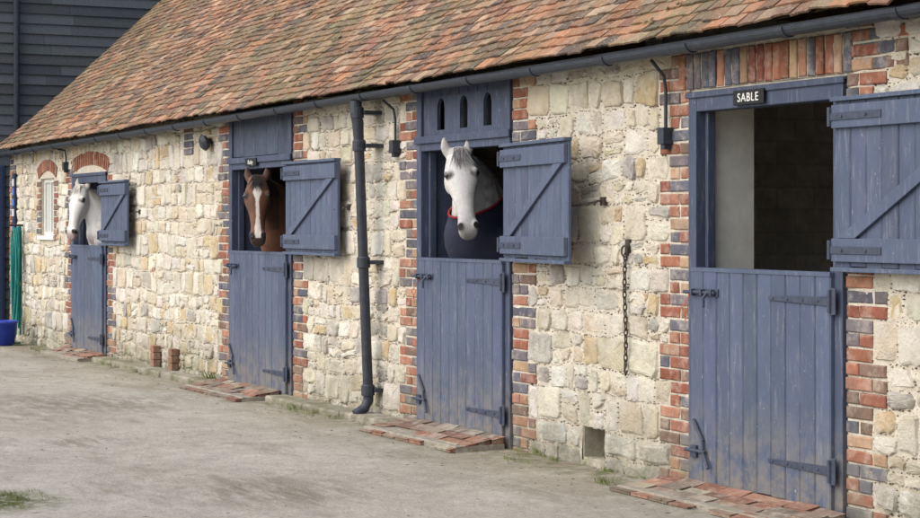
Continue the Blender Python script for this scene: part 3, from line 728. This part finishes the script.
def horse(P,face,tau,lean,bx,by,kind,label,neckz=1.42,K=1.06,KL=.94,rugstart=10):
    P=Vector(P); fz=Vector((face[0],face[1],0)).normalized()
    rt=Vector((.448,.894,0))
    A=(Vector((0,0,-1))*math.cos(tau)+fz*math.sin(tau)+rt*lean).normalized()
    N=(fz*math.cos(tau)+Vector((0,0,1))*math.sin(tau)); N=(N-A*N.dot(A)).normalized(); S=A.cross(N)
    A=A*KL;N=N*K;S=S*K
    mb=MB(); rings=[]
    for s,w,d,v in lerp_path([list(h) for h in HS],3):
        r=[]
        for k in range(28):
            a=2*math.pi*k/28; ca,sa=math.cos(a),math.sin(a)
            sx=math.copysign(abs(ca)**.8,ca)*w; nn=(abs(sa)**.85)*(d if sa>0 else v)
            if sa<0: sx*=(1-.38*abs(sa)**2)
            else: sx*=(1-.22*abs(sa)**2)
            r.append(P+A*s+N*nn+S*sx)
        rings.append(r)
    mb.rings(rings)
    def blob(c,rx,ry,rz):
        rg=[]
        for j in range(1,8):
            ph=math.pi*j/8; rg.append([c+A*(rz*math.cos(ph))+N*(ry*math.sin(ph)*math.sin(a))+S*(rx*math.sin(ph)*math.cos(a)) for a in [m*.5236 for m in range(12)]])
        mb.rings(rg)
    for sg in (-1,1):
        blob(P+A*.180+S*sg*.084+N*.042,.026,.028,.045)
        blob(P+A*.60+S*sg*.043+N*.018,.028,.032,.045)
        blob(P+A*.20+S*sg*.066-N*.095,.038,.078,.090)
        e0=P+S*sg*.050-N*.012+A*.03; ed=(-A*.97+N*.12+S*sg*.16).normalized()*K
        rg=[]
        for t,w,dp in ((0,.028,.026),(.25,.034,.022),(.5,.034,.018),(.75,.024,.014),(.93,.011,.009),(1,.005,.005)):
            c=e0+ed*(.145*t)+S*sg*.012*math.sin(t*3); rg.append([c+S*w*math.cos(a)+N*dp*math.sin(a) for a in [m*.5236 for m in range(12)]])
        mb.rings(rg)
    n0=P+A*.07-N*.03; nb=Vector((bx,by,neckz))
    ns=n0.lerp(nb,.35)+Vector((0,.03,.06)); ns2=n0.lerp(nb,.7)+Vector((0,.02,.04))
    RG=[(n0,.075,.110),(ns,.092,.165),(ns2,.130,.225),(nb,.20,.28),(Vector((bx,by+.25,1.30)),.245,.32),(Vector((bx,by+.65,1.25)),.275,.33),(Vector((bx,by+1.15,1.22)),.30,.345),(Vector((bx,by+1.6,1.27)),.28,.32),(Vector((bx,by+1.9,1.31)),.19,.24),(Vector((bx,by+2.0,1.32)),.08,.12)]
    full=lerp_path([[*c,w,d] for c,w,d in RG],5)
    ref=Vector((0,1,.6)); 
    def loft(lst,k=1.0,add=0):
        out=[]
        for i,q in enumerate(lst):
            c=Vector(q[:3]); t=(Vector(lst[min(i+1,len(lst)-1)][:3])-Vector(lst[max(i-1,0)][:3])).normalized()
            D=(ref-t*ref.dot(t)).normalized(); W=t.cross(D)
            ring=[]
            for m in range(28):
                a=2*math.pi*m/28; ca,sa=math.cos(a),math.sin(a); nar=1-.35*max(0,sa)**2
                ring.append(c+W*(q[3]*k+add)*ca*nar+D*(q[4]*k+add)*sa)
            out.append(ring)
        return out
    mb.rings(loft(full))
    for sg in (-1,1):
        fl=[(0,.1,1.15,.12),(0,.1,.95,.085),(0,.1,.72,.062),(0,.09,.52,.052),(0,.09,.46,.056),(0,.1,.38,.038),(0,.1,.2,.036),(0,.08,.13,.045),(0,.05,.08,.045),(0,.03,.07,.058),(0,.01,.02,.068)]
        mb.tube([(bx+sg*.15,by+.18+q[1],q[2]) for q in fl],[q[3] for q in fl],14)
        hl=[(1.65,1.15,.17),(1.60,.92,.13),(1.66,.72,.085),(1.80,.58,.055),(1.84,.53,.056),(1.80,.42,.042),(1.77,.22,.038),(1.75,.13,.047),(1.71,.08,.046),(1.69,.07,.058),(1.67,.02,.068)]
        mb.tube([(bx+sg*.14,by+q[0],q[1]) for q in hl],[q[2] for q in hl],14)
    tmp=mb.done("tmp",M_vc); md=tmp.modifiers.new("r","REMESH"); md.mode='VOXEL'; md.voxel_size=.0085; sm=tmp.modifiers.new("s","SMOOTH"); sm.iterations=5; sm.factor=.5
    bpy.context.view_layer.update(); me=bpy.data.meshes.new_from_object(tmp.evaluated_get(bpy.context.evaluated_depsgraph_get())); bpy.data.objects.remove(tmp)
    base=Vector((bx,by+.9,0)); cols=[]
    def mixc(a,b,t): t=max(0,min(1,t)); return tuple(x+(y-x)*t for x,y in zip(a,b))
    for v in me.vertices:
        q=v.co-P; s,n,sd=q.dot(A)/KL/KL,q.dot(N)/K/K,q.dot(S)/K/K; inhead=(-.25<s<.75 and abs(sd)<.16 and n>-.21 and n<.2)
        nz=noise.noise(v.co*9); nf=noise.noise(v.co*30)
        if kind=="bay":
            c=mixc((.095,.036,.018),(.150,.058,.027),.5+nz*.9)
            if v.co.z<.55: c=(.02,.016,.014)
            if inhead:
                c=mixc(c,(.04,.022,.017),(s-.54)/.10)
                c=mixc(c,(.055,.025,.015),(abs(sd)-.06)/.05*.6)
                wz=.011+.020*math.exp(-((s-.17)/.05)**2)+.013*math.exp(-((s-.56)/.08)**2)+.004*nf
                if .08<s<.63 and n>.0: c=mixc((.60,.55,.49),c,(abs(sd+.004)-wz)/.005)
                if s<-.02: c=mixc(c,(.03,.018,.014),.5+nf)
        else:
            hi,lo=((.64,.625,.60),(.33,.32,.32)) if kind=="grey" else ((.70,.68,.64),(.55,.52,.48))
            dap=noise.noise(v.co*16)*1.4+nf*.4
            c=mixc(hi,lo,.38+dap*.8 if not inhead else .10+nz*.5+nf*.25)
            if inhead:
                c=mixc(c,(.17,.155,.155) if kind=="grey" else (.34,.27,.25),(s-.54)/.12+.25*nz)
                if kind=="grey":
                    c=mixc(c,(.36,.35,.35),(.5-abs(n+.09)*5+nz*.6) if abs(sd)>.05 else 0)
                    c=mixc(c,(.33,.32,.32),(s-.30)*1.3*(1 if abs(sd)>.03 else .4))
                if s<0.02 and n>.0 and abs(sd)>.03: c=mixc(c,(.24,.21,.20),.55)
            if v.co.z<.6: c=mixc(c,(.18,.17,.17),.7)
        if v.co.z<.075: c=(.06,.05,.045)
        if inhead:
            for sg in (-1,1):
                de=math.sqrt((s-.192)**2*1.0+(n-.045)**2*1.8)
                if sd*sg>.05: c=mixc((.05,.04,.038),c,(de-.024)/.018)
                d=math.hypot((s-.608)/1.5,(sd-sg*.050)) if n>-.03 else 1
                d2=math.hypot((s-.605)/1.4,(n-.012))
                dd=min(d,d2 if sd*sg>.05 else 1)
                if dd<.016: c=(.012,.01,.01); v.co=v.co-(S*sg*.8+N*.5)*(.016-dd)*.9
                elif dd<.022: c=mixc((.02,.015,.015),c,(dd-.016)/.006)
            if s>.55 and abs(n+.040+(.685-s)*.18)<.006 : c=mixc(c,(.02,.015,.015),.85)
        cols.append(c)
    vs=[tuple(v.co) for v in me.vertices]; fs=[tuple(p.vertices) for p in me.polygons]
    hb=MB(); hb.v=vs; hb.f=fs; hb.c=cols; hb.m=[0]*len(fs)
    H=hb.done("horse",M_coat,base,None,smooth=True); tag(H,label,"horse")
    for sg in (-1,1):
        e=MB(); c=P+A*.192+S*sg*.094+N*.047
        e.rings([[c+A*(.021*math.cos(ph))+N*(.019*math.sin(ph)*math.sin(a))+S*(.021*math.sin(ph)*math.cos(a)) for a in [m*.3927 for m in range(16)]] for ph in [math.pi*j/10 for j in range(1,10)]])
        e.done("eye",M_eye,c,H,smooth=True)
    mn=MB(); mc={"bay":(.018,.013,.012),"grey":(.20,.19,.19),"white":(.60,.56,.50)}[kind]
    def strand(p0,d,side,L,w,drop):
        pts=[]; w_=side*w
        for t in (0,.3,.65,1):
            c=p0+d*(L*t)+Vector((0,0,-drop*L*t*t)); pts+= [c-w_*(1-t*.85),c+w_*(1-t*.85)]
        mn.add(pts,[(0,1,3,2),(2,3,5,4),(4,5,7,6)],vary(mc,.3))
    for i in range(90):
        sd=U(-.034,.034); s0=U(-.03,.03)
        strand(P+A*s0+S*sd+N*(.060+U(0,.01)),(A*.9+N*U(.12,.3)+S*(sd*3.0+U(-.35,.35))).normalized(),S,U(.07,.17 if kind!="white" else .12),.0032,.0)
    nk=full[0:18]
    for i in range(420):
        i0=int(R()*(len(nk)-1)); q=nk[i0]; c=Vector(q[:3]); t=(Vector(nk[i0+1][:3])-c).normalized()
        D=(ref-t*ref.dot(t)).normalized(); W=t.cross(D); sg=1 if R()<.85 else -1
        if W.x<0: W=-W
        strand(c+D*(q[4]*.97)+W*U(-.012,.012)+t*U(-.03,.03),(W*sg*U(.5,.9)+Vector((0,0,-.5))+D*.25+t*U(-.15,.15)).normalized(),t,U(.12,.22),.004,.5)
    mn.done("mane",M_hair,P,H)
    if kind=="grey":
        part=full[rugstart:46]; rg=loft(part,1.03,.018); k=MB()
        n=28; vs=[p for r in rg for p in r]; fs=[(i*n+a,i*n+(a+1)%n,(i+1)*n+(a+1)%n,(i+1)*n+a) for i in range(len(rg)-1) for a in range(n)]
        k.add(vs,fs,(.024,.027,.050)); rug=k.done("rug",M_vc,base,H,smooth=True,label="dark stable rug with red edging")
        k=MB(); k.tube(rg[0],.009,8,(.24,.02,.025),closed=True); k.done("rug_binding",M_vc,base,rug,smooth=True)
    return H
def coat():
    t=NT("horse_coat"); c=t.mix(.6,attr(t),t.ramp(t.noise(60,5,.7),[(.3,.78),(.7,1.12)]),'MULTIPLY')
    n=t.bump(t.noise(220,3,.7,stretch=(1,1,.35)),.35,.003); t.b.inputs["Sheen Weight"].default_value=.1
    return t.out(c,.6,n,.3)
M_coat=coat(); M_hair=mat_vc("horse_hair",.55,.2,80)
te=NT("horse_eye"); M_eye=te.out((.012,.008,.006),.08,None,.8)
horse((-12.52,-.10,2.06),(.93,-.37),rd(17),.10,-12.76,.22,"grey","dappled grey horse in dark rug looking over stable door",1.46,1.12,.92,9)
horse((-16.58,-.10,1.95),(.90,-.44),rd(20),.04,-16.74,.27,"bay","bay horse with white blaze looking over stable door",1.40,1.12,.90)
horse((-22.50,-.06,1.97),(.55,-.83),rd(22),.04,-22.42,.27,"white","white horse leaning its head over stable door",1.40,1.10,.92)

# ---------------------------------------------------------------- camera, light
cd=bpy.data.cameras.new("cam"); cam=bpy.data.objects.new("camera",cd); COL.objects.link(cam)
cam.location=(0,-6.36,1.56); d=Vector((-.8940,.4480,0)); cam.rotation_euler=d.to_track_quat('-Z','Y').to_euler()
cd.sensor_width=36; cd.lens=36*1950/920; cd.shift_y=-36/920; cd.clip_end=2000
scene.camera=cam
SE,SA=42,math.radians(184)
sdv=Vector((math.sin(SA)*math.cos(rd(SE)),math.cos(SA)*math.cos(rd(SE)),math.sin(rd(SE))))
sln=bpy.data.lights.new("sun","SUN"); sln.energy=3.8; sln.angle=rd(95); sln.color=(1,.98,.945)
so=bpy.data.objects.new("sun",sln); COL.objects.link(so); so.rotation_euler=(-sdv).to_track_quat('-Z','Y').to_euler(); so.location=(0,-10,20)
w=bpy.data.worlds.new("World"); scene.world=w; w.use_nodes=True; nt=w.node_tree
sk=nt.nodes.new("ShaderNodeTexSky"); sk.sky_type='NISHITA'; sk.sun_disc=False; sk.sun_elevation=rd(SE); sk.sun_rotation=SA; sk.air_density=1; sk.dust_density=3; sk.ozone_density=1
bg=nt.nodes["Background"]; bg.inputs[1].default_value=.15
nt.links.new(sk.outputs[0],bg.inputs[0])
scene.view_settings.view_transform='Standard'; scene.view_settings.look='None'; scene.view_settings.exposure=0
